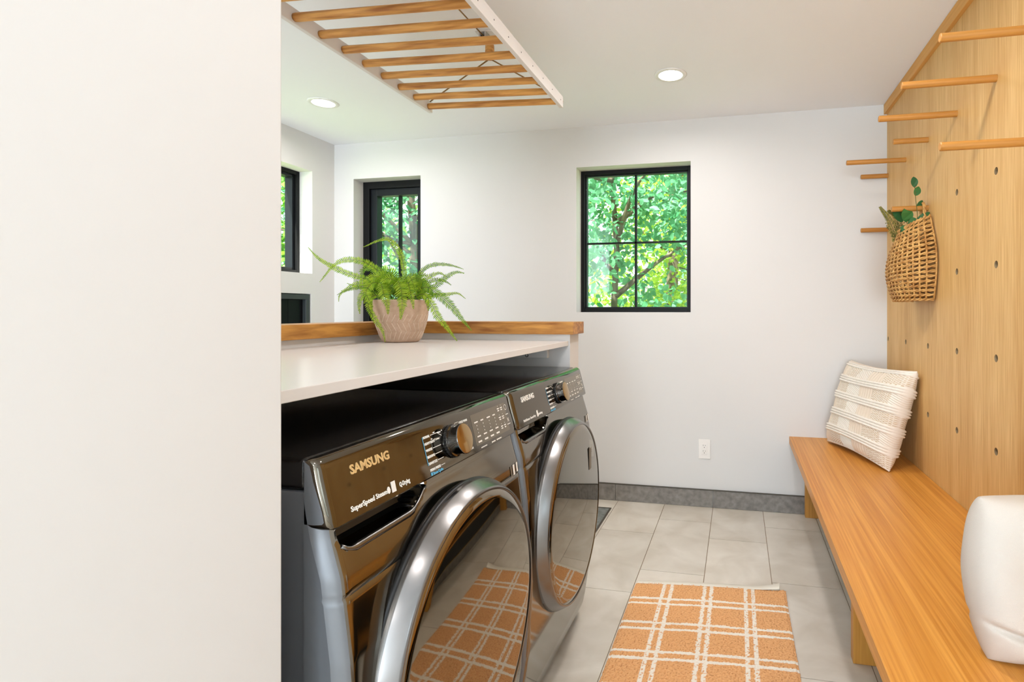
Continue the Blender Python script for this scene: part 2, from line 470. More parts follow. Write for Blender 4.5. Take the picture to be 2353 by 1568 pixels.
downlight(-.33, 2.721, 'round recessed ceiling light in front of the far window, right of the drying rack', 3.6)
downlight(-2.309, 2.673, 'round recessed ceiling light near the left corner, beyond the half wall', 5)
downlight(.02, 1.70, 'added unseen round recessed ceiling light over the rug, just above the picture', 7.5)  # this light and those below are out of view, added for brightness
downlight(.10, .2, 'added unseen round recessed ceiling light directly over the photographer', 2.5)
downlight(.10, -1.6, 'added unseen round recessed ceiling light behind the photographer')
downlight(-1.2, -3.6, 'added unseen round recessed ceiling light nearest the added back window')
downlight(-2.1, .9, 'added unseen round recessed ceiling light over the area behind the half wall')


# ------------------------------------------------------------------ peg wall
PX = .84
YG = [3.345 - .3305 * k for k in range(8)]; ZG = [1.975, 1.667, 1.356, 1.044, .734]
PEGS = {(3.345, 1.975): .146, (3.0145, 1.975): .285, (2.684, 1.975): .146, (2.3535, 1.975): .285, (2.023, 1.975): .290, (1.6925, 1.975): .28,
        (3.345, 1.667): .146, (2.684, 1.667): .152, (1.6925, 1.667): .28}


def haspeg(y, z): return next((v for (a, b), v in PEGS.items() if abs(a - y) < .02 and abs(b - z) < .02), None)


bm = bmesh.new()
ycut = [YF - .001] + [(YG[i] + YG[i + 1]) / 2 for i in range(len(YG) - 1)] + [.80]
zcut = [2.345, (ZG[0] + ZG[1]) / 2, (ZG[1] + ZG[2]) / 2, (ZG[2] + ZG[3]) / 2, (ZG[3] + ZG[4]) / 2, .107]
HR = .0128; NS = 32
for i in range(len(ycut) - 1):
    for j in range(5):
        y0, y1 = ycut[i + 1], ycut[i]; z0, z1 = zcut[j + 1], zcut[j]; yc, zc = YG[i], ZG[j]
        # angles incl. corners
        out = []; inn = []; dep = []
        angs = sorted([2 * PI * k / NS for k in range(NS)] + [math.atan2(cz - zc, cy - yc) % (2 * PI) for cy in (y0, y1) for cz in (z0, z1)])
        for a in angs:
            dy, dz = math.cos(a), math.sin(a); ts = []
            if dy > 1e-9: ts.append((y1 - yc) / dy)
            if dy < -1e-9: ts.append((y0 - yc) / dy)
            if dz > 1e-9: ts.append((z1 - zc) / dz)
            if dz < -1e-9: ts.append((z0 - zc) / dz)
            tt = min(ts)
            out.append(bm.verts.new((PX, yc + dy * tt, zc + dz * tt))); inn.append(bm.verts.new((PX, yc + dy * HR, zc + dz * HR)))
            dep.append(bm.verts.new((PX + .017, yc + dy * HR, zc + dz * HR)))
        n = len(angs)
        for k in range(n):
            k2 = (k + 1) % n
            bm.faces.new((out[k], inn[k], inn[k2], out[k2]))
            f = bm.faces.new((inn[k], dep[k], dep[k2], inn[k2])); f.material_index = 1
        f = bm.faces.new(dep); f.material_index = 1
box(bm, PX + .0175, PX + .0195, ycut[-1], YF - .001, .107, 2.345)
box(bm, PX, PX + .0175, .795, .80, .107, 2.345)
bmesh.ops.recalc_face_normals(bm, faces=bm.faces)
o = obj('peg_panel', bm, [M['oak_panel'], M['hole']], base=(PX, 1.0, .107))
tag(o, 'tall oak veneer wall panel drilled with a grid of peg holes behind the bench', 'wall panel')
o = obj('ceiling_molding', B(.822, .858, .795, YF - .001, 2.333, CEIL - .001, bev=.0015), M['oak_trim'], base=(.84, 1, 2.333))
tag(o, 'oak moulding running along the ceiling above the drilled oak panel', 'moulding')
PL = {(3.345, 1.975): 'short oak peg in the corner, highest row, closest to the far wall',
      (3.0145, 1.975): 'long oak peg in the highest row, its tip reaching past the panel edge',
      (2.684, 1.975): 'short oak peg in the highest row, right above the wicker basket',
      (2.3535, 1.975): 'long oak peg just below the low end of the ceiling moulding',
      (2.023, 1.975): 'long oak peg in the highest row, its tip crossing the ceiling moulding, whole in view',
      (1.6925, 1.975): 'topmost long oak peg, cut by the right picture edge',
      (3.345, 1.667): 'short oak peg in the corner left of the wicker basket, in the second row',
      (2.684, 1.667): 'short oak peg that the wicker basket hangs from',
      (1.6925, 1.667): 'long oak peg in the second row, cut by the right picture edge'}
for (y, z), ln in PEGS.items():
    bm = bmesh.new(); r = .0125
    lathe(bm, [(.0005, PX + .012), (r, PX + .012), (r, PX - ln + .002), (r - .002, PX - ln), (.0005, PX - ln)], (0, y, z), axis='X', n=20)
    o = obj('wall_peg', bm, M['oak_peg'], base=(PX, y, z), angle=40); tag(o, PL[(y, z)], 'peg', 'oak pegs in the drilled panel')

# ------------------------------------------------------------------ bench
t = thing('bench', 'long low oak bench running along the drilled oak panel', 'bench', (.57, 1.5, 0))
obj('seat', B(.30, PX - .001, .80, YF - .001, .414, .456, bev=.0015), M['oak_bench'], parent=t)
for y in (3.308, 1.972, .84):
    obj('leg', B(.385, .80, y, y + .04, .0005, .4135, bev=.001), M['oak_leg'], parent=t)

obj('shelf', B(.405, .4615, .885, 3.3075, .196, .210, bev=.001), M['oak_leg'], parent=t)
obj('kick_panel', B(.462, .478, .86, YF - .013, .0625, .4135), M['gasket'], parent=t, label='black recessed panel under the seat')

# ------------------------------------------------------------------ outlet, floor vent
t = thing('wall_outlet', 'white double power outlet low on the far wall', 'outlet', (-.2, YF, .355))
obj('cover_plate', B(-.236, -.163, YF - .006, YF - .0003, .295, .414, bev=.0025), M['outlet'], parent=t)
rc = obj('receptacle', B(-.2165, -.1835, YF - .0085, YF - .0055, .321, .388, bev=.001), M['outlet'], parent=t)
bm = bmesh.new()
for zc in (.338, .372):
    box(bm, -.2075, -.2055, YF - .0088, YF - .0084, zc + .002, zc + .010); box(bm, -.1945, -.1925, YF - .0088, YF - .0084, zc + .002, zc + .009)
    lathe(bm, [(.0005, -.0088), (.0025, -.0088), (.0025, -.0084), (.0005, -.0084)], (-.2, YF, zc - .006), axis='Y', n=12)
obj('slot', bm, M['slot'], parent=rc)
t = thing('floor_vent', 'grey slate floor vent with a dark edge beside the far machine', 'floor vent', (-.90, 3.02, 0))
obj('plate', B(-1.06, -.762, 2.84, 3.212, .0003, .0025), M['vent'], parent=t)
bm = bmesh.new()
for q in ((-1.07, -.752, 3.212, 3.222), (-1.07, -.752, 2.83, 2.84), (-.762, -.752, 2.84, 3.212), (-1.07, -1.06, 2.84, 3.212)): box(bm, q[0], q[1], q[2], q[3], .0003, .004)
obj('frame', bm, M['vent_edge'], parent=t)


# ------------------------------------------------------------------ front loading machines
def xprof(z):
    K = [(0.0, -.618), (.03, -.600), (.10, -.585), (.25, -.563), (.45, -.552), (.60, -.553), (.68, -.558), (.77, -.570), (.80, -.574), (.86, -.592), (.90, -.60), (.985, -.612)]
    for (a, xa), (b, xb) in zip(K, K[1:]):
        if a <= z <= b: return xa + (xb - xa) * (z - a) / (b - a)
    return K[-1][1]


def laundry(y0, label, kind):
    wd = .684; y1 = y0 + wd; yc = y0 + wd / 2 + .004; zc = .540
    t = thing(kind, label, 'washing machine' if kind == 'washing_machine' else 'dryer', (-.95, yc, 0))
    # cabinet: steel sides and back
    cab = obj('cabinet', B(-1.36, -.628, y0 + .004, y1 - .004, .025, .930, bev=.004), M['side_metal'], parent=t)
    for fy in (y0 + .06, y1 - .06):
        for fx in (-1.28, -.70):
            bm = bmesh.new(); lathe(bm, [(.0005, .0), (.022, .0), (.022, .01), (.012, .012), (.012, .026), (.0005, .026)], (fx, fy, .0005), n=16)
            obj('foot', bm, M['gasket'], parent=t, angle=40)
    # lid
    obj('lid', B(-1.365, -.633, y0 + .002, y1 - .002, .9305, .979, bev=.010, seg=3), M['lid'], parent=t, angle=50)
    # front skin, bulging, with drawer pocket scooped in
    ny, nz = 120, 170; bm = bmesh.new(); V = []
    ztop = .930
    for j in range(nz + 1):
        z = .028 + (ztop - .028) * j / nz; row = []
        for i in range(ny + 1):
            s_ = i / ny; y = y0 + wd * s_
            e = min(y - y0, y1 - y); R = .022
            x = xprof(z)
            if e < R: x -= (R - math.sqrt(max(0, R * R - (R - e) ** 2))) * 1.3
            if z < .07: x -= .35 * (.07 - z) ** 2 / .07
            # drawer pocket below the control panel
            u = (y - y0 - .022) / .235
            pk = 0
            if 0 <= u <= 1 and z < .873:
                zb = .835 + .030 * max(0, (u - .72) / .28) ** 1.6 + .012 * max(0, (.12 - u) / .12) ** 2
                if z > zb: pk = min(1, (z - zb) / .006) * min(1, (1 - u) / .05) * min(1, u / .04)
            # shallow lip line above the horizontal seam
            x -= pk * .032
            if kind == 'dryer': x += 0
            if abs(z - .772) < .0035 and not (((y - yc) ** 2 + (z - zc) ** 2) ** .5 < .30): x -= .002
            row.append((bm.verts.new((x, y, z)), pk))
        V.append(row)
    for j in range(nz):
        for i in range(ny):
            f = bm.faces.new((V[j][i][0], V[j][i + 1][0], V[j + 1][i + 1][0], V[j + 1][i][0]))
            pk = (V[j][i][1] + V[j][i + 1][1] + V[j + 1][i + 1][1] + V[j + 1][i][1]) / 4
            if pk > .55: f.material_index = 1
            elif i < 2 or i >= ny - 2: f.material_index = 2
    # returns to the cabinet
    for side in (0, ny):
        prev = None
        for j in range(nz + 1):
            v = V[j][side][0]; w_ = bm.verts.new((-.632, v.co.y, v.co.z))
            if prev: bm.faces.new((prev[0], v, w_, prev[1]) if side else (v, prev[0], prev[1], w_)).material_index = 2
            prev = (v, w_)
    fr = obj('front_panel', bm, [M['front_metal'], M['pocket_black'] if kind == 'washing_machine' else M['front_metal'], M['side_metal']], parent=t, angle=35)
    # bright lip under the pocket
    bm = bmesh.new(); pts = []
    for k in range(26):
        u = k / 25; y = y0 + .024 + .235 * u
        z = .832 + .030 * max(0, (u - .72) / .28) ** 1.6 + .012 * max(0, (.12 - u) / .12) ** 2
        pts.append((xprof(z) - .001, y, z))
    tube(bm, pts, [.0062 if 2 < k < 20 else .0035 for k in range(26)], n=10)
    obj('drawer_lip', bm, M['chrome'], parent=t)
    # control fascia, leaning, rounded ends
    prof = [(-.631, .9785), (-.626, .9795), (-.618, .978), (-.6095, .972), (-.6065, .962), (-.6035, .950), (-.588, .892), (-.585, .877), (-.588, .8735), (-.602, .872), (-.631, .872)]
    bm = bmesh.new(); rings = []
    ends = [(0, .012), (.0015, .007), (.005, .003), (.010, .0008), (.015, 0)]
    ys = [(y0 + a, b) for a, b in ends] + [(y1 - a, b) for a, b in reversed(ends)]
    for y, ins in ys:
        ring = []
        for (x, z) in prof:
            kx = ins if x > -.625 else 0
            zz = z + (ins * .9 if z < .90 else -ins * .15)
            ring.append(bm.verts.new((x - kx, y, zz)))
        rings.append(ring)
    for a, b in zip(rings, rings[1:]):
        for k in range(len(prof) - 1): bm.faces.new((a[k], b[k], b[k + 1], a[k + 1]))
    for q in (bm.faces.new(rings[0]), bm.faces.new(list(reversed(rings[-1])))): q.material_index = 1
    bmesh.ops.recalc_face_normals(bm, faces=bm.faces)
    cp = obj('control_panel', bm, [M['panel_gloss'], M['side_metal']], parent=t, angle=40)
    # helper: place flat things on the leaning fascia.  v runs up the fascia from z=.877 to .962
    def onp(u, v, out=.0006):
        z = .877 + v; k = (z - .892) / (.950 - .892)
        x = -.588 + (-.6035 + .588) * k if z > .892 else -.585 - (z - .877) / .015 * .003
        return Vector((x + out, y0 + u, z))
    lean = math.atan2(.0155, .058)
    def word(s, u, v, size, mtl, bold=0, name='lettering', width=None):
        me = text_mesh(s, size, bold=bold)
        xs = [vv.co.x for vv in me.vertices]; w0 = max(xs) - min(xs)
        if width: me.transform(Matrix.Diagonal((width / w0, 1, 1, 1)))
        R_ = Matrix(((0, -math.sin(lean), math.cos(lean), 0), (1, 0, 0, 0), (0, math.cos(lean), math.sin(lean), 0), (0, 0, 0, 1)))
        me.transform(Matrix.Translation(onp(u, v)) @ R_)
        return finish(name, me, mtl, parent=cp)
    def bar(bm, u0, v0, u1, v1, w, mi=0):
        a = onp(u0, v0, .0008); b = onp(u1, v1, .0008); d = (b - a).normalized(); nn = Vector((math.cos(lean), 0, math.sin(lean))); s_ = d.cross(nn) * w
        vs = [bm.verts.new(p) for p in (a - s_, b - s_, b + s_, a + s_)]
        f = bm.faces.new(vs); f.material_index = mi
        if f.normal.dot(nn) < 0: f.normal_flip()
    word('SAMSUNG', .062, .064, .0205, M['print_gold'] if kind == 'washing_machine' else M['print_white'], bold=.0007, name='logo', width=.098)
    if kind == 'washing_machine':
        word('SuperSpeed Steam', .046, .011, .0115, M['print_white'], bold=.00025, width=.088)
        word('Q-Drying', .170, .011, .0115, M['print_white'], bold=.00025, width=.030)
    else:
        word('MultiSteam', .046, .011, .0095, M['print_white'], bold=.0001, width=.045)
        word('SensorDry', .096, .011, .0095, M['print_white'], bold=.0001, width=.042)
        word('Sanitizing', .158, .011, .0095, M['print_white'], bold=.0001, width=.036)
    bm = bmesh.new(); ic = .145 if kind == 'washing_machine' else .146
    bar(bm, ic + .008, .008, ic + .008, .026, .006)
    if kind == 'washing_machine':
        for k in range(12): bar(bm, ic - .006, .010, ic - .006 + .0042 * math.cos(k * PI / 6), .010 + .0055 + .0055 * math.sin(k * PI / 6), .001)
    obj('badge', bm, M['print_white'], parent=cp)
    # programme names round the knob
    ku, kv = .366, .046
    left = ['NORMAL', 'HEAVY DUTY', 'WHITES', 'BEDDING', 'SANITIZE', 'PERM PRESS']; right = ['QUICK WASH', 'DELICATES', 'COLORS', 'RINSE+SPIN', 'ACTIVEWEAR', 'SELF CLEAN']
    if kind == 'dryer':
        left = ['NORMAL', 'HEAVY DUTY', 'TOWELS', 'BEDDING', 'SANITIZE', 'PERM PRESS']; right = ['QUICK DRY', 'DELICATES', 'TIME DRY', 'AIR FLUFF', 'WRINKLE', 'REFRESH']
    for k in range(6):
        v = .0745 - .0125 * k
        word(left[k], .268, v - .0025, .0066, M['print_white'], bold=.0002, width=.0045 * len(left[k]) * .82)
        word(right[k], .408, v - .0025 + .002, .0066, M['print_white'], bold=.0002, width=.0045 * len(right[k]) * .82)
    def line(*segs):
        bm = bmesh.new()
        for q in segs: bar(bm, *q, .0006)
        bmesh.ops.remove_doubles(bm, verts=bm.verts, dist=.0005); obj('pointer_line', bm, M['print_white'], parent=cp)
    for k in range(6):
        v = .0745 - .0125 * k; u0 = .270 + .0045 * len(left[k]) * .82
        if k: line((u0, v, .322, v))
        else: line((u0, v, .318, v), (.318, v, .332, .066))
    line((.405, .079, .392, .079), (.392, .079, .384, .072)); line((.404, .014, .392, .014))
    bm = bmesh.new(); bar(bm, .265, .076, .265, .022, .0009); obj('bracket_line', bm, M['print_blue'], parent=cp)
    word('Steam Cycles', .276, .0015, .0075, M['print_blue'], bold=.0002, width=.036)
    bm = bmesh.new(); bar(bm, .2705, .0015, .2705, .0075, .003); obj('icon', bm, M['print_blue'], parent=cp)
    # display field and its small marks
    bm = bmesh.new()
    a, b, c_, d_ = (onp(.462, .012, .0003), onp(.648, .012, .0003), onp(.648, .082, .0003), onp(.462, .082, .0003))
    f = bm.faces.new([bm.verts.new(p) for p in (a, b, c_, d_)])
    dsp = obj('display', bm, M['mirror_door'], parent=cp)
    bm = bmesh.new()
    for c4 in range(4):
        u = .482 + .032 * c4; nled = 3
        bar(bm, u - .009, .063, u + .009 - .004 * (c4 % 2), .063, .0015)
        for k in range(nled): bar(bm, u - .001, .055 - .008 * k, u + .002, .055 - .008 * k, .0012)
        bar(bm, u - .009, .031, u + .008, .031, .0015); bar(bm, u - .010, .019, u + .008, .019, .0019)
    for c2 in range(2):
        for r3 in range(3):
            u = .606 + .018 * c2; v = .073 - .022 * r3
            bar(bm, u - .001, v + .006, u + .0012, v + .006, .001); bar(bm, u - .006, v, u + .006, v, .0014); bar(bm, u - .005, v - .005, u + .005, v - .005, .0014)
    bar(bm, .480, .0045, .510, .0045, .0011); bar(bm, .535, .0045, .555, .0045, .0013); bar(bm, .562, .0045, .590, .0045, .0013)
    # power ring, start/pause mark
    for k in range(14):
        a0, a1 = 2 * PI * k / 14, 2 * PI * (k + 1) / 14
        bar(bm, .648 + .0065 * math.cos(a0), .070 + .0065 * math.sin(a0), .648 + .0065 * math.cos(a1), .070 + .0065 * math.sin(a1), .0007)
    bar(bm, .641, .052, .657, .052, .001); bar(bm, .645, .032, .645, .043, .0008); bar(bm, .652, .032, .652, .043, .0008); bar(bm, .645, .043, .652, .032, .0008)
    bar(bm, .638, .027, .657, .027, .001)
    obj('marking', bm, M['print_white'], parent=cp)
    # knob
    kp = onp(ku, kv, 0); nn = Vector((math.cos(lean), 0, math.sin(lean)))
    def klathe(prof, n=48, knurl=0):
        bm = bmesh.new(); q = nn.to_track_quat('Z', 'Y').to_matrix().to_4x4()
        rr = lathe(bm, prof, (0, 0, 0), n=n)
        if knurl:
            for ring in rr[1:-1]:
                for k, v in enumerate(ring):
                    if k % 2: v.co.x *= .965; v.co.y *= .965
        bmesh.ops.transform(bm, matrix=Matrix.Translation(kp) @ q, verts=bm.verts); return bm
    kb = obj('knob', klathe([(.0005, .0), (.033, .0), (.034, .004), (.0335, .009), (.0305, .010), (.0300, .025), (.0325, .027), (.0325, .031), (.0315, .0322)]), M['dark_chrome'], parent=cp, angle=35)
    obj('knob_face', klathe([(.0318, .0318), (.030, .0325), (.0005, .0322)]), M['bronze'], parent=kb, angle=30)
    obj('knurl', klathe([(.031, .001), (.0352, .001), (.0352, .006), (.031, .006)], n=72, knurl=1), M['gasket'], parent=kb)
    # door: rubber seat, chrome hoop, mirrored glass
    cc = (0, yc, zc)
    dr = obj('door', (lambda bm: (lathe(bm, [(.270, -.575), (.300, -.572), (.3035, -.565), (.3025, -.558), (.296, -.557)], cc, 'X', n=96), bm)[1])(bmesh.new()), M['gasket'], parent=t, smooth=True)
    bm = bmesh.new(); lathe(bm, [(.290, -.562), (.3003, -.5595), (.3005, -.5495), (.2998, -.5475), (.2870, -.5225), (.2855, -.5205), (.2830, -.5190), (.2800, -.5190), (.279, -.520)], cc, 'X', n=160)
    obj('door_ring', bm, M['chrome'], parent=dr, angle=28)
    bm = bmesh.new(); pr = [(.2795, -.5215), (.2785, -.5195)] + [(.277 * (1 - k / 16), -.519 + .008 * (1 - (1 - k / 16) ** 2)) for k in range(1, 16)] + [(.002, -.511)]
    rr = lathe(bm, pr, cc, 'X', n=128); bm.faces.new(rr[-1])
    obj('door_glass', bm, M['mirror_door'], parent=dr, smooth=True)
    # small labels at the upper right of the front
    for (u, w_, z_, h_, mt) in ((.630, .011, .800, .026, 'print_white'), (.651, .009, .801, .024, 'print_white'), (.615, .008, .799, .026, 'print_grey')):
        bm = bmesh.new(); x_ = xprof(z_ - .03)
        v4 = [bm.verts.new(p) for p in ((xprof(z_ - h_) + .0012, y0 + u, z_ - h_), (xprof(z_ - h_) + .0012, y0 + u + w_, z_ - h_), (xprof(z_) + .0012, y0 + u + w_, z_), (xprof(z_) + .0012, y0 + u, z_))]
        bm.faces.new(v4); obj('sticker', bm, M[mt], parent=fr)
    if kind == 'dryer':
        bm = bmesh.new(); v4 = [bm.verts.new(p) for p in ((-.5125, yc + .115, zc + .10), (-.5125, yc + .145, zc + .10), (-.5125, yc + .145, zc + .175), (-.5125, yc + .115, zc + .175))]
        bm.faces.new(v4); obj('sticker', bm, M['print_grey'], parent=dr)
    return t


laundry(.692, 'near black stainless front loading washer, its logo in gold, cut by the bottom edge', 'washing_machine')
laundry(1.388, 'far black stainless front loading dryer with a white logo, beside the grey floor vent', 'dryer')


# ------------------------------------------------------------------ rug
def rug():
    x0, x1, y0, y1 = -.438, .200, .85, 2.375
    t = thing('rug', 'orange peach cotton rug with a white plaid grid between the machines and bench', 'rug', ((x0 + x1) / 2, (y0 + y1) / 2, 0))
    nx, ny = 210, 480; W_ = x1 - x0; H_ = y1 - y0
    vst = [(.200, .012), (.252, .012), (.470, .012), (.516, .012), (.738, .012), (.785, .012)]
    hst = []
    for k in range(8): hst += [2.250 - .178 * k, 2.210 - .178 * k]
    verts = []; cols = []; faces = []
    peach = lin((240, 186, 130)); peach2 = lin((222, 158, 100)); wht = lin((244, 235, 220)); dk = lin((160, 96, 50))
    ang = -.065
    for j in range(ny + 1):
        for i in range(nx + 1):
            u = i / nx; v = j / ny; x = x0 + W_ * u; y = y0 + H_ * v
            wob = noise.noise(Vector((y * 3, 0, 0))) * .005 + noise.noise(Vector((y * 60, 5, 0))) * .0025
            xx = x + wob * (1 if u < .02 or u > .98 else .4)
            yy = y + (.5 - u) * .0 + .008 * math.sin(u * 3)
            yy -= (u) * .0
            n1 = noise.noise(Vector((x * 210, y * 260, 1))); n2 = noise.noise(Vector((x * 60, y * 60, 9)))
            z = .008 + .0042 * n1 + .0012 * n2
            edge = min(u, 1 - u)
            if edge < .012: z *= .6
            if u > .86 and v > .93: z += .007 * ((u - .86) / .14) ** 2 * ((v - .93) / .07)
            k = 0
            for (a, w) in vst:
                d = abs(u - a + .004 * noise.noise(Vector((y * 90, a * 50, 0))))
                if d < w: k = max(k, 1 if noise.noise(Vector((x * 120, y * 150, 4))) > -.28 else .0)
            for yb in hst:
                if abs(y - yb - .004 * noise.noise(Vector((x * 9, yb, 0)))) < .0072: k = 1
            if k: z = z * .6 + .003
            c1 = [peach[q] + (peach2[q] - peach[q]) * max(0, min(1, .5 - n1 * 1.2)) for q in range(3)]
            if n1 < -.36: c1 = [(c1[q] + dk[q]) / 2 for q in range(3)]
            c = [c1[q] * (1 - k) + wht[q] * k for q in range(3)]
            verts.append((xx, yy - .042 * (1 - u) * v * 0 - .0 + (u - .5) * .055 * 1, z)); cols.append(c + [1])
    for j in range(ny):
        for i in range(nx):
            a = j * (nx + 1) + i; faces.append((a, a + 1, a + nx + 2, a + nx + 1))
    # skirt down to the floor
    per = [i for i in range(nx + 1)] + [j * (nx + 1) + nx for j in range(1, ny + 1)] + [ny * (nx + 1) + i for i in range(nx - 1, -1, -1)] + [j * (nx + 1) for j in range(ny - 1, 0, -1)]
    s0 = len(verts)
    for p in per:
        v_ = verts[p]; verts.append((v_[0], v_[1], .001)); cols.append(cols[p])
    for k in range(len(per)):
        k2 = (k + 1) % len(per); faces.append((per[k2], per[k], s0 + k, s0 + k2))
    me = bpy.data.meshes.new('weave'); me.from_pydata(verts, [], faces)
    ca = me.color_attributes.new('col', 'FLOAT_COLOR', 'POINT')
    ca.data.foreach_set('color', [q for c in cols for q in c])
    finish('weave', me, M['rug'], parent=t, smooth=True)
    bm = bmesh.new(); n = 40; T = []; Bt = []
    for i in range(n + 1):
        u = i / n; x = x0 + .008 + (W_ - .035) * u; y = y1 + (u - .5) * .055 + .008 * math.sin(u * 3) - .006
        lift = .020 * max(0, (u - .8) / .2) ** 2; w = .030 + .006 * u
        T.append([bm.verts.new((x, y, .009 + lift * .5)), bm.verts.new((x + .004, y + w, .008 + lift))])
        Bt.append([bm.verts.new((x, y, .001 + lift * .7)), bm.verts.new((x + .004, y + w, .0008 + lift * .9))])
    for i in range(n):
        bm.faces.new((T[i][0], T[i + 1][0], T[i + 1][1], T[i][1])); bm.faces.new((T[i][1], T[i + 1][1], Bt[i + 1][1], Bt[i][1]))
        bm.faces.new((Bt[i][1], Bt[i + 1][1], Bt[i + 1][0], Bt[i][0]))
    obj('hem', bm, M['hem'], parent=t, smooth=True)


rug()


# ------------------------------------------------------------------ cushions
def cushion(name, label, ctr, wv, uv, half_w, half_h, thick, mtl, fn=None, n=60, pinch=.10, bow=0.0, fold=None, power=.55):
    """closed cushion shell: wv, uv in-plane unit vectors, front normal = uv x wv side"""
    wv = Vector(wv).normalized(); uv = Vector(uv); uv = (uv - wv * uv.dot(wv)).normalized(); nv = wv.cross(uv).normalized()
    verts = []; cols = []; faces = []; idx = {}
    for side in (1, -1):
        for j in range(n + 1):
            for i in range(n + 1):
                a = -1 + 2 * i / n; b = -1 + 2 * j / n
                if side == -1 and (i in (0, n) or j in (0, n)): idx[(side, i, j)] = idx[(1, i, j)]; continue
                ca = a * (1 - pinch * (1 - b * b)) if pinch else a
                cb = b * (1 - pinch * (1 - a * a)) if pinch else b
                if bow: ca *= 1 + bow * (1 - b * b)
                prof = (max(0, 1 - a ** 4) * max(0, 1 - b ** 4)) ** power
                d = prof * thick / 2
                wr = noise.noise(Vector((a * 2.2, b * 2.2, side * 3 + half_w * 10))) * .010 * prof
                off = d + wr
                col = (1, 1, 1)
                if fn: dd, col = fn(a, b, side); off += dd * min(1, prof * 2.5)
                if fold: off += fold(a, b, side) * prof
                p = Vector(ctr) + wv * ca * half_w + uv * cb * half_h + nv * side * off
                idx[(side, i, j)] = len(verts); verts.append(p); cols.append(tuple(col) + (1,))
    for side in (1, -1):
        for j in range(n):
            for i in range(n):
                q = (idx[(side, i, j)], idx[(side, i + 1, j)], idx[(side, i + 1, j + 1)], idx[(side, i, j + 1)])
                faces.append(q if side == 1 else q[::-1])
    me = bpy.data.meshes.new(name); me.from_pydata([tuple(v) for v in verts], [], faces)
    c_ = me.color_attributes.new('col', 'FLOAT_COLOR', 'POINT'); c_.data.foreach_set('color', [q for c in cols for q in c])
    zmin = min(v.z for v in verts)
    o = finish(name, me, mtl, smooth=True, base=(ctr[0], ctr[1], zmin))
    tag(o, label, 'cushion'); return o


CR = lin((240, 232, 220)); TN = lin((208, 184, 154))


def knit(a, b, side):
    """bands of thick cords between bands of bobble weave, with tan blocks"""
    v = (b + 1) / 2 * 5.0 + .32; fv = v % 1; u = (a + 1) / 2
    if fv < .42:
        k = fv / .42 * 3; rib = abs(math.sin(PI * k)) ** .6
        seam = 1 if abs(rib) < .35 and math.sin(u * 130) > 0 else 0
        c = [CR[q] * (1 - .35 * seam) + TN[q] * .35 * seam for q in range(3)]
        return .011 * rib + .0008 * math.sin(u * 260), c
    blk = int((u * 5.0 + (int(v) % 2) * .35) % 3)
    s1 = math.sin(u * 150) * math.sin(b * 170)
    if blk == 0:
        s1 = math.sin(u * 170); c = [CR[q] * .45 + TN[q] * .55 for q in range(3)]
    elif blk == 1:
        c = [CR[q] * .85 + TN[q] * .15 for q in range(3)] if s1 > -.1 else TN[:3]
    else:
        s1 = math.sin((u * 150 + b * 150)); c = CR[:3] if s1 > -.5 else [CR[q] * .6 + TN[q] * .4 for q in range(3)]
    return .0035 * s1 - .001, c


cushion('throw_cushion', 'square cream knitted cushion with corded bands leaning in the bench corner', (.660, 3.010, .690),
        (.176, -.54, 0), (.13, .05, .46), .292, .242, .18, M['knit'], fn=knit, n=250, pinch=.07, power=.5)


def fold2(a, b, side):
    f = 0
    d = (b + .62) + .35 * (a + .55); f -= .018 * math.exp(-(d / .05) ** 2)
    d = (b - .36) + .30 * (a + .2); f -= .014 * math.exp(-(d / .06) ** 2) * max(0, min(1, (a + .6) * 2))
    f += .006 * math.sin(a * 5 + b * 3)
    return f


cushion('throw_cushion', 'plain cream linen cushion cut by the right edge, resting on the near bench', (.661, 1.345, .624),
        (.978, .208, 0), (.10, .05, .36), .143, .170, .15, M['fabric'], n=110, pinch=.0, bow=.23, fold=fold2, power=.42)


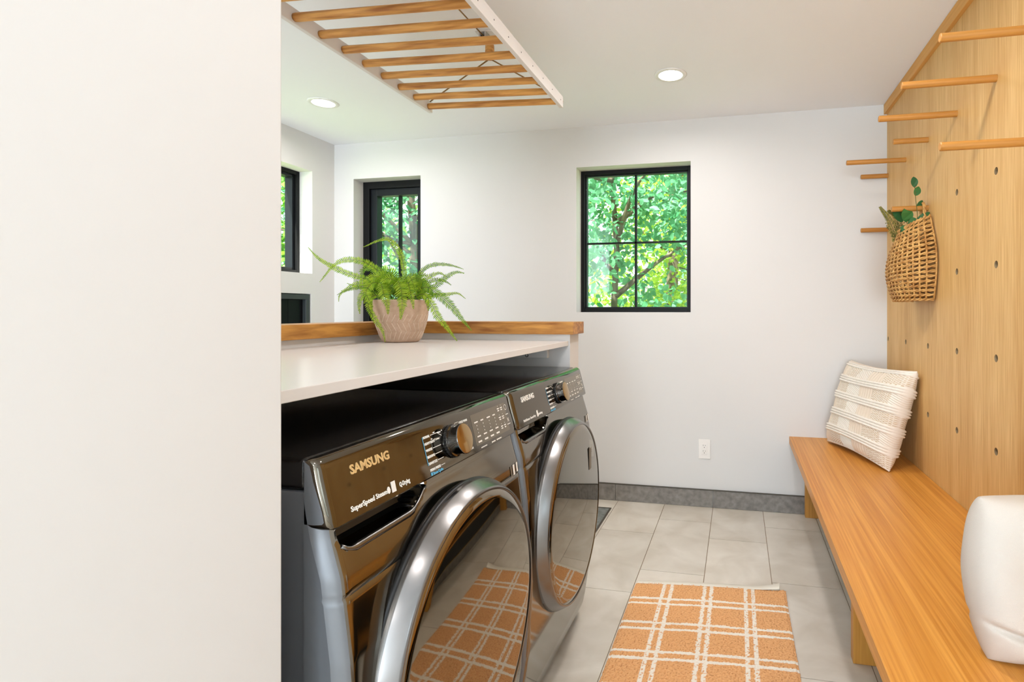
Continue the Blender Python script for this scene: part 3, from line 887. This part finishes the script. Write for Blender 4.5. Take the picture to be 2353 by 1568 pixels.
# ------------------------------------------------------------------ potted fern
def fern():
    px, py, pz = -1.285, 1.895, 1.0815
    t = thing('potted_fern', 'bright green fern in a beige herringbone pot on the white counter', 'potted plant', (px, py, pz))
    bm = bmesh.new(); H = .163
    def prad(h):
        u = h / H; return .066 + .037 * (1 - (1 - u) ** 2.2)
    prof = [(.0005, 0), (.060, 0), (.066, .003)] + [(prad(h), h) for h in [.01 * k for k in range(1, 17)]] + [(.1035, H), (.0985, H), (.096, H - .02), (.090, H - .03), (.0005, H - .03)]
    lathe(bm, prof, (px, py, pz), n=64)
    # herringbone strokes carved round the lower half
    for row, (z0, z1) in enumerate(((.010, .042), (.044, .074), (.077, .107))):
        nn = 30
        for k in range(nn):
            a = 2 * PI * k / nn; s_ = (1, -1, 1)[row] * .16
            pts = []
            for q in range(5):
                u = q / 4; h = z0 + (z1 - z0) * u; aa = a + s_ * (u - .5) * (1 if row != 0 else 1)
                r = prad(h) + .0004; pts.append((px + r * math.cos(aa), py + r * math.sin(aa), pz + h))
            tube(bm, pts, .0011, n=5, mi=1)
    obj('pot', bm, [M['pot'], M['pot_line']], parent=t, smooth=True)
    bm = bmesh.new(); lathe(bm, [(.0005, H - .018), (.05, H - .017), (.0955, H - .022), (.0955, H - .03), (.0005, H - .03)], (px, py, pz), n=32); obj('soil', bm, M['soil'], parent=t)
    rv = Vector((math.cos(YAW), math.sin(YAW), 0)); fv = Vector((-math.sin(YAW), math.cos(YAW), 0)); K = .000296
    def P(zx, zy, w):
        v = Vector((px, py, pz + H)) + rv * (zx - 1265) * K + Vector((0, 0, (860 - zy) * K)) + fv * w
        v.z = max(v.z, pz + .006); return v
    def frond(ctrl, wid, mtl, tilt=.3, gap=.0066, start=.12):
        pts = catmull(ctrl, 14); wid *= 1.22
        ln = [0]
        for a, b in zip(pts, pts[1:]): ln.append(ln[-1] + (b - a).length)
        tot = ln[-1]; bm = bmesh.new()
        rs = [.0011 * (1 - .75 * l / tot) for l in ln]; tube(bm, pts, rs, n=5, mi=1)
        nl = max(8, int(tot / gap)); ns = (fv * -1 + Vector((0, 0, tilt))).normalized()
        for k in range(nl):
            s_ = start + (1 - start) * (k + .5) / nl; l = s_ * tot
            i = next(i for i in range(len(ln) - 1) if ln[i + 1] >= l or i == len(ln) - 2)
            f_ = (l - ln[i]) / max(1e-6, ln[i + 1] - ln[i]); p = pts[i].lerp(pts[i + 1], f_); tg = (pts[i + 1] - pts[i]).normalized()
            sd_ = tg.cross(ns)
            if sd_.length < .2: sd_ = tg.cross(Vector((0, 0, 1)))
            sd_.normalize(); nrm = sd_.cross(tg).normalized()
            lw = wid * min(1, 2.2 * (1 - s_) + .12) * min(1, .45 + s_ * 2) * random.uniform(.82, 1.1)
            for sg in (1, -1):
                d = (sd_ * sg + tg * .38 + nrm * random.uniform(-.35, .1)).normalized(); wv_ = tg * gap * .37
                a = p; m1 = p + d * lw * .35 + nrm * .0006; m2 = p + d * lw * .75; tip = p + d * lw + tg * gap * .25
                vs = [bm.verts.new(q) for q in (a - wv_ * .6, m1 - wv_, m2 - wv_ * .7, tip, m2 + wv_ * .7, m1 + wv_, a + wv_ * .6)]
                bm.faces.new(vs)
        return obj('frond', bm, [mtl, M['stem']], parent=t)
    g1, g2 = M['fern'], M['fern_dark']
    A = [
        ([(1290, 840, 0), (1290, 500, .01), (1235, 260, .02), (1100, 70, .02), (980, 50, .02), (750, 155, .01)], .012, g1),
        ([(1210, 850, 0), (1100, 600, 0), (850, 390, -.01), (620, 330, -.02), (440, 400, -.03), (265, 630, -.04)], .014, g1),
        ([(1200, 860, 0), (900, 620, -.02), (620, 520, -.03), (400, 415, -.04), (250, 310, -.05), (135, 185, -.05)], .013, g1),
        ([(1150, 840, .0), (980, 560, .03), (820, 430, .04), (700, 440, .04), (690, 560, .03), (690, 690, .03)], .016, g2),
        ([(1150, 860, .02), (900, 760, .03), (650, 690, .04), (480, 632, .04)], .009, g1),
        ([(1140, 850, -.03), (850, 650, -.05), (650, 720, -.06), (560, 800, -.06), (545, 885, -.06)], .011, g1),
        ([(1150, 850, -.02), (900, 700, -.06), (760, 720, -.08), (640, 760, -.08), (560, 800, -.08)], .010, g2),
        ([(1350, 850, .02), (1450, 520, .04), (1560, 400, .05), (1740, 372, .05), (1900, 395, .05), (2040, 440, .05)], .010, g2),
        ([(1400, 860, 0), (1600, 740, -.02), (1760, 670, -.03), (1900, 565, -.04), (2040, 505, -.05), (2145, 517, -.05)], .015, g2),
        ([(1380, 850, .03), (1500, 590, .06), (1600, 510, .07), (1700, 488, .07), (1785, 540, .07)], .012, g1),
        ([(1380, 850, .03), (1520, 640, .06), (1640, 575, .08), (1760, 600, .08), (1840, 650, .08)], .011, g2),
        ([(1400, 860, .0), (1650, 800, .02), (1850, 780, .03), (1980, 768, .03), (2085, 840, .03)], .009, g1),
        ([(1400, 850, -.03), (1650, 700, -.06), (1850, 800, -.08), (2010, 930, -.09), (2150, 1090, -.10), (2285, 1250, -.10)], .017, g2),
        ([(1420, 860, -.03), (1640, 790, -.07), (1780, 930, -.09), (1850, 1060, -.10), (1960, 1180, -.11), (2115, 1380, -.11)], .015, g1),
        ([(1200, 840, -.05), (1050, 810, -.09), (1010, 930, -.115), (1110, 1120, -.12), (1195, 1250, -.12), (1230, 1455, -.12)], .012, g1),
        ([(1300, 820, -.03), (1330, 620, -.08), (1420, 760, -.11), (1440, 950, -.12), (1420, 1110, -.12)], .026, g1),
        ([(1200, 830, -.04), (1150, 660, -.09), (1200, 800, -.11), (1255, 920, -.12), (1265, 1045, -.12)], .021, g1),
        ([(1360, 830, -.03), (1440, 640, -.07), (1520, 780, -.10), (1560, 900, -.11), (1570, 980, -.11)], .017, g1),
        ([(1180, 830, -.03), (1050, 640, -.08), (960, 760, -.10), (1030, 880, -.115), (1070, 960, -.115)], .022, g1),
        ([(1150, 840, -.01), (960, 700, -.05), (860, 800, -.07), (840, 920, -.08), (850, 1040, -.08)], .016, g1),
        ([(1400, 850, -.02), (1640, 780, -.05), (1700, 860, -.07), (1710, 1000, -.07)], .020, g2),
        ([(1130, 850, .02), (900, 640, .03), (830, 740, .04), (790, 870, .04)], .018, g2),
        ([(1250, 840, .0), (1180, 560, .0), (1120, 480, -.01), (1020, 470, -.02), (930, 540, -.03)], .020, g2),
        ([(1300, 840, .03), (1380, 560, .06), (1440, 500, .08), (1500, 530, .09)], .022, g2),
        ([(1230, 850, -.02), (1100, 600, -.06), (1000, 580, -.09), (920, 690, -.10)], .024, g1),
        ([(1300, 850, -.02), (1300, 640, -.07), (1220, 600, -.10), (1140, 690, -.12)], .022, g1),
    ]
    rr = random.Random(3)
    for ctrl, w, mtl in A:
        frond([P(*q) for q in ctrl], w, mtl)
    for k in range(28):
        a = rr.uniform(0, 2 * PI); r1 = rr.uniform(90, 300); zx = 1265 + math.cos(a) * r1 * 1.25; w = math.sin(a) * r1 * K
        zy = rr.uniform(540, 700)
        frond([P(1265 + rr.uniform(-90, 90), 860, rr.uniform(-.03, .03)), P(1265 + (zx - 1265) * .5, zy, w * .5), P(zx, zy + 60, w), P(1265 + (zx - 1265) * 1.35, zy + rr.uniform(150, 260), w * 1.3)], rr.uniform(.014, .023), rr.choice((g1, g2)))


fern()


# ------------------------------------------------------------------ ceiling drying rack
def rack():
    t = thing('drying_rack', 'ceiling hung laundry drying rack with white rails and oak rungs', 'drying rack', (-1.13, 1.9, 2.165))
    xr, zr, xl, zl = -.806, 2.163, -1.462, 2.190
    yA, yB = .95, 2.405
    for (x, z, lx) in ((xr + .006, zr, 1), (xl - .006, zl, 0)):
        rl = obj('side_rail', B(x - .009, x + .009, yA, yB, z - .020, z + .032, bev=.002), M['rackwhite'], parent=t)
        if lx:
            for k in range(12):
                y = 2.370 - .1157 * k
                bm = bmesh.new(); lathe(bm, [(.0005, .0096), (.0026, .0096), (.0026, .0088), (.0005, .0088)], (x, y, z + .006), 'X', n=10)
                obj('screw', bm, M['slot'], parent=rl)
            bm = bmesh.new(); tube(bm, [(x + .0, yB - .001, z + .026), (x + .004, yB + .006, z + .014), (x + .002, yB + .006, z - .004), (x, yB - .001, z - .010)], .004, n=8)
            obj('rope_knot', bm, M['rope'], parent=rl)
    for k in range(12):
        y = 2.370 - .1157 * k
        bm = bmesh.new(); tube(bm, [(xl + .003, y, zl), (xl + .012, y, zl), ((xl + xr) / 2, y, (zl + zr) / 2), (xr - .012, y, zr), (xr - .003, y, zr)], [.0135, .0145, .0145, .0145, .0135], n=18)
        obj('rung', bm, M['oak_rung'], parent=t)
    pxx, pyy = -1.045, 2.146
    br = obj('pulley', B(pxx - .030, pxx - .022, pyy - .02, pyy + .02, CEIL - .035, CEIL - .001, bev=.002), M['bracket'], parent=t)
    obj('cheek', B(pxx - .004, pxx + .004, pyy - .02, pyy + .02, CEIL - .035, CEIL - .001, bev=.002), M['bracket'], parent=br)
    obj('mounting_plate', B(pxx - .045, pxx + .045, pyy - .022, pyy + .022, CEIL - .004, CEIL - .0005, bev=.001), M['rackwhite'], parent=br)
    bm = bmesh.new(); lathe(bm, [(.0005, -.021), (.016, -.021), (.012, -.013), (.016, -.005), (.0005, -.005)], (pxx, pyy, CEIL - .022), 'X', n=20); obj('wheel', bm, M['dark_chrome'], parent=br, smooth=True)
    bm = bmesh.new(); lathe(bm, [(.0005, 2.343), (.013, 2.343), (.0185, 2.333), (.0195, 2.306), (.0185, 2.284), (.013, 2.274), (.0005, 2.274)], (pxx + .012, pyy, 0), n=12)
    obj('toggle', bm, M['oak_rung'], parent=t, angle=30)
    bm = bmesh.new(); tube(bm, [(pxx + .012, pyy, 2.34), (pxx - .006, pyy + .004, 2.368)], .0028, n=8)
    tube(bm, [(pxx - .012, pyy - .012, 2.372), (pxx - .014, 1.2, 2.372), (pxx - .014, .9, 2.372)], .0028, n=8); obj('rope', bm, M['rope'], parent=t)
    for (x, z) in ((xl, zl + .028), (xr, zr + .028)):
        bm = bmesh.new(); tube(bm, [(pxx + .012, pyy, 2.277), (x, 2.385, z)], .0030, n=8); obj('rope', bm, M['rope'], parent=t)


rack()


# ------------------------------------------------------------------ wicker wall basket with greenery
def basket():
    yc = 2.715; z0 = 1.252
    t = thing('wicker_basket', 'open weave wicker wall basket hanging from a peg on the oak panel', 'basket', (.78, yc, z0))
    NB = 34
    def outline(s, k):
        # s 0..1 round the front half ellipse from near side to far side, k height 0..1
        a = .125 + .045 * math.sin(PI * min(1, k * .95 + .08)) - .030 * max(0, k - .6) / .4
        b = .105 + .040 * math.sin(PI * min(1, k * .9 + .1)); ang = -PI / 2 + PI * s
        e = .8
        sx = math.cos(ang); sy = math.sin(ang)
        return Vector((PX - .010 - b * (abs(sx) ** e), yc + a * math.copysign(abs(sy) ** e, sy), 0))
    def topz(s): return .300 + .055 * abs(2 * s - 1) ** 1.5 * (1 if s < .5 else .35) + (.012 if s < .5 else -.004)
    rows = 18; bm = bmesh.new()
    def pt(s, k, off=0):
        p = outline(s, k); c = Vector((PX - .01, yc, 0)); d = (p - c).normalized(); z = z0 + topz(s) * k
        return Vector((p.x, p.y, z)) + d * off
    n = NB * 4
    for r in range(rows + 1):
        k = r / rows
        for strand in (0, 1):
            pts = []
            for i in range(n + 1):
                s_ = i / n; ph = i / n * NB * PI / 2 * 1 + strand * PI + r * .9
                q = pt(s_, k, .0035 * math.sin(ph)); q.z += .0035 * math.cos(ph) ; pts.append(q)
            tube(bm, pts, .0038 if r < rows else .0045, n=6)
    obj('weave', bm, M['wicker'], parent=t)
    bm = bmesh.new()
    for i in range(NB // 1 + 1):
        if i % 2: continue
        s_ = i / NB; tube(bm, [pt(s_, k / 10, 0) for k in range(11)], .0042, n=6)
    obj('stakes', bm, M['wicker'], parent=t)
    # flat back of the basket against the panel
    bm = bmesh.new()
    for r in range(rows + 2):
        k = r / rows; z = z0 + .36 * k * (rows / (rows + 1)); w = .125 + .045 * math.sin(PI * min(1, k * .95 + .08)) - .03 * max(0, k - .6) / .4 - .008
        tube(bm, [(PX - .008 - .002 * math.sin(i * 2 + r * 3), yc - w + 2 * w * i / 24, z) for i in range(25)], .0042, n=6)
    obj('back_weave', bm, M['wicker'], parent=t)
    bm = bmesh.new()
    for k in range(9):
        w = .115 - .0; tube(bm, [(PX - .012 - .10 * math.sin(PI * s_ / 12) ** .8 * (k + .5) / 9 * 1.15, yc - (w + .0) * math.cos(PI * s_ / 12), z0 + .003) for s_ in range(13)], .004, n=5)
    obj('bottom', bm, M['wicker'], parent=t)
    bm = bmesh.new(); pts = []
    for i in range(160):
        s_ = i / 159; q = pt(s_, 1.0, 0); ph = i * .9
        c = Vector((PX - .01, yc, 0)); d = (Vector((q.x, q.y, 0)) - c).normalized()
        pts.append(q + d * .0055 * math.sin(ph) + Vector((0, 0, .0055 * math.cos(ph) + .003)))
    tube(bm, pts, .0030, n=5); obj('rim', bm, M['wicker'], parent=t)
    # hanging loop over the peg
    bm = bmesh.new(); yy = 2.684
    for off in (0, PI):
        pts = []
        for i in range(61):
            a = -1.15 * PI / 2 + (2 * 1.15 * PI / 2) * i / 60; rr_ = .034
            cx_ = PX - .022; p = Vector((cx_, yy + .028 * math.sin(a), 1.655 + .034 * math.cos(a)))
            if i < 14: p.z = p.z - (14 - i) * .0045
            if i > 46: p.z = p.z - (i - 46) * .0045
            pts.append(p + Vector((.004 * math.sin(i * .8 + off), .002 * math.cos(i * .8 + off), .003 * math.cos(i * .8 + off))))
        tube(bm, pts, .0042, n=6)
    obj('hanging_loop', bm, M['wicker'], parent=t)
    # greenery standing in the basket
    def leafblade(bm, p, d, nrm, ln, wd, mi=0, steps=10):
        d = d.normalized(); s_ = d.cross(nrm).normalized(); Lr = []; Rr = []
        for k in range(1, steps):
            u = k / steps; w = wd * 1.1 * math.sin(PI * u ** .9) ** .75; q = p + d * ln * u + nrm * .12 * ln * math.sin(PI * u)
            Lr.append(q - s_ * w); Rr.append(q + s_ * w)
        vs = [bm.verts.new(q) for q in [p] + Rr + [p + d * ln] + Lr[::-1]]
        f = bm.faces.new(vs); f.material_index = mi
    fwd = Vector((math.sin(YAW), -math.cos(YAW), .1)).normalized()
    base = Vector((.775, yc - .02, z0 + .12))
    bm = bmesh.new()
    stemA = catmull([base, (.785, 2.650, 1.60), (.775, 2.635, 1.70), (.772, 2.640, 1.765)], 8); tube(bm, stemA, .0016, n=5, mi=1)
    stemB = catmull([base, (.76, 2.69, 1.58), (.735, 2.70, 1.64), (.72, 2.71, 1.66)], 8); tube(bm, stemB, .0016, n=5, mi=1)
    X_ = Vector((1, 0, 0)); Z_ = Vector((0, 0, 1))
    for (p, d, ln, w) in (((.772, 2.640, 1.752), Z_ + X_ * -.1, .05, .014), ((.774, 2.640, 1.715), Z_ + X_ * .35, .045, .0145),
                          ((.740, 2.70, 1.61), Z_ * .8 + X_ * -.6, .075, .026), ((.745, 2.68, 1.605), Z_ * .9 + X_ * .1, .072, .027),
                          ((.78, 2.66, 1.60), Z_ * .55 + X_ * .75, .075, .013), ((.775, 2.66, 1.565), Z_ * 1 + X_ * -.1, .06, .022),
                          ((.74, 2.67, 1.535), Z_ * .6 + X_ * .1, .055, .024), ((.765, 2.66, 1.555), Z_ * .5 + X_ * -.9, .055, .02), ((.79, 2.68, 1.66), Z_ * .8 + X_ * .5, .05, .012)):
        nr = (fwd + Vector((random.uniform(-.35, .35), 0, random.uniform(-.2, .3)))).normalized()
        leafblade(bm, Vector(p), d, nr, ln, w)
    o = obj('eucalyptus_sprig', bm, [M['euca'], M['stem']], base=(.775, yc - .02, z0 + .12)); tag(o, 'round leaved eucalyptus sprig standing in the wicker basket', 'sprig')
    for (tip, mid, lab, mt, base2) in (((.650, 2.735, 1.690), (.70, 2.73, 1.60), 'thin feathery fern sprig, leftmost in the wicker basket', 'sprig', (.76, 2.735, z0 + .14)),
                          ((.700, 2.79, 1.68), (.735, 2.77, 1.63), 'yellow green fern sprig arching behind the leftmost sprig in the basket', 'sprig', (.78, 2.76, z0 + .14))):
        bm = bmesh.new(); pts = catmull([base2, mid, tip], 14); tube(bm, pts, .0013, n=5, mi=1)
        for k in range(9, len(pts)):
            tg = (pts[k] - pts[k - 1]).normalized(); sdv = tg.cross(fwd).normalized(); u = (k - 9) / (len(pts) - 9); ln = .030 * (1 - u * .75)
            for sg in (1, -1):
                for jj in (0, .5):
                    p = pts[k - 1].lerp(pts[k], jj); leafblade(bm, p, sdv * sg + tg * .5, fwd, ln, .0016, steps=4)
        o = obj('fern_sprig', bm, [M[mt], M['stem']], base=base2); tag(o, lab, 'sprig')
    bm = bmesh.new(); rr = random.Random(5)
    for k in range(10):
        b0 = Vector((.755, 2.72, z0 + .2)); tp = Vector((.715 + rr.uniform(-.035, .03), 2.72 + rr.uniform(-.03, .03), 1.60 + rr.uniform(-.03, .035)))
        tube(bm, [b0, (b0 + tp) / 2 + Vector((rr.uniform(-.01, .01), 0, .01)), tp], .001, n=4, mi=1)
        for q in range(14):
            p = b0.lerp(tp, .55 + .45 * q / 14) + Vector((rr.uniform(-.010, .010), rr.uniform(-.010, .010), rr.uniform(-.006, .006)))
            r_ = bmesh.ops.create_icosphere(bm, subdivisions=1, radius=.0030, matrix=Matrix.Translation(p))
    o = obj('berry_sprig', bm, [M['sprig'], M['stem']], base=(.755, 2.72, z0 + .2)); tag(o, 'small budded sprig in the middle of the wicker basket', 'sprig')


basket()


# ------------------------------------------------------------------ outside: lawn and trees
struct('ground', B(-22, 14, 3.6, 30, -.75, -.5), M['grass'])
struct('ground', B(-30, -3.1, -8, 3.55, -.75, -.5), M['grass'])


def tree(x, y, h, rad, label, mtl, n, lsize, trunk_r=.12, crown_z=None, seed=1, flat=1.0, lean=0):
    rr = random.Random(seed)
    t = thing('tree', label, 'tree', (x, y, -.5), 'trees outside the windows')
    bm = bmesh.new(); cz = crown_z or h * .6
    tp = [(x + lean * k / 8 + rr.uniform(-.03, .03), y + rr.uniform(-.03, .03), -.5 + (h + .2) * k / 8) for k in range(9)]
    tube(bm, tp, [trunk_r * (1 - .09 * k) for k in range(9)], n=10)
    for k in range(9):
        a = rr.uniform(0, 2 * PI); z = rr.uniform(.7, h * .85); b0 = Vector((x + lean * z / h, y, z))
        e = b0 + Vector((math.cos(a) * rad * .8, math.sin(a) * rad * .8, rr.uniform(.1, .7)))
        tube(bm, catmull([b0, b0.lerp(e, .5) + Vector((0, 0, rr.uniform(-.1, .2))), e], 5), [.035 * (1 - .08 * q) for q in range(11)], n=6)
    obj('trunk', bm, M['bark'], parent=t)
    verts = []; faces = []
    clusters = [(x + rr.gauss(0, rad * .45), y + rr.gauss(0, rad * .45), cz + rr.gauss(0, h * .22)) for _ in range(max(10, n // 60))]
    for k in range(n):
        c_ = rr.choice(clusters); p = Vector((c_[0] + rr.gauss(0, rad * .16), c_[1] + rr.gauss(0, rad * .16), c_[2] + rr.gauss(0, rad * .12)))
        if p.y < 3.75 and p.x > -3.2: continue
        ln = lsize * rr.uniform(.6, 1.25)
        d = Vector((rr.uniform(-1, 1), rr.uniform(-1, 1), rr.uniform(-1.0, .35))).normalized()
        nn = Vector((rr.uniform(-.9, .9), rr.uniform(-1.2, .2), rr.uniform(.1, 1))).normalized()
        s_ = d.cross(nn)
        if s_.length < .1: continue
        s_.normalize(); i0 = len(verts); nn = s_.cross(d)
        verts += [tuple(p), tuple(p + d * ln * .3 + s_ * ln * .28), tuple(p + d * ln * .65 + s_ * ln * .24), tuple(p + d * ln - nn * ln * .12), tuple(p + d * ln * .65 - s_ * ln * .24), tuple(p + d * ln * .3 - s_ * ln * .28)]
        faces.append(tuple(range(i0, i0 + 6)))
    me = bpy.data.meshes.new('foliage'); me.from_pydata(verts, [], faces); finish('foliage', me, mtl, parent=t)


tree(-1.35, 6.0, 4.6, 1.15, 'broad leaved teal green tree filling the upper left of the main far window', M['leaf_teal'], 5200, .10, .05, 2.3, 11)
tree(.15, 6.2, 4.8, 1.0, 'broad leaved tree with a thick trunk at the right edge of the main far window', M['leaf_teal'], 4200, .105, .15, 2.2, 12)
tree(-1.0, 8.6, 5.2, 1.7, 'yellow green tree in the middle distance through the main far window', M['leaf_lime'], 7500, .10, .13, 2.0, 13)
tree(-.2, 12.5, 8.0, 3.0, 'mid green tree farthest back through the main far window', M['leaf_green'], 7000, .17, .2, 2.6, 14)
tree(-4.7, 7.2, 5.2, 1.5, 'blue green tree seen through the tall window behind the fern', M['leaf_deep'], 4200, .12, .10, 2.2, 15)
tree(-6.4, 11.5, 7.0, 2.4, 'mid green tree behind the blue green one in the tall window', M['leaf_green'], 5200, .17, .16, 2.4, 16)
tree(-7.3, 6.4, 5.5, 1.7, 'green tree seen through the small side window in the left wall', M['leaf_green'], 4200, .13, .11, 2.1, 17)
tree(-10.5, 9.5, 7.5, 2.6, 'pale green tree far behind the side window in the left wall', M['leaf_teal'], 4200, .2, .16, 2.5, 18)
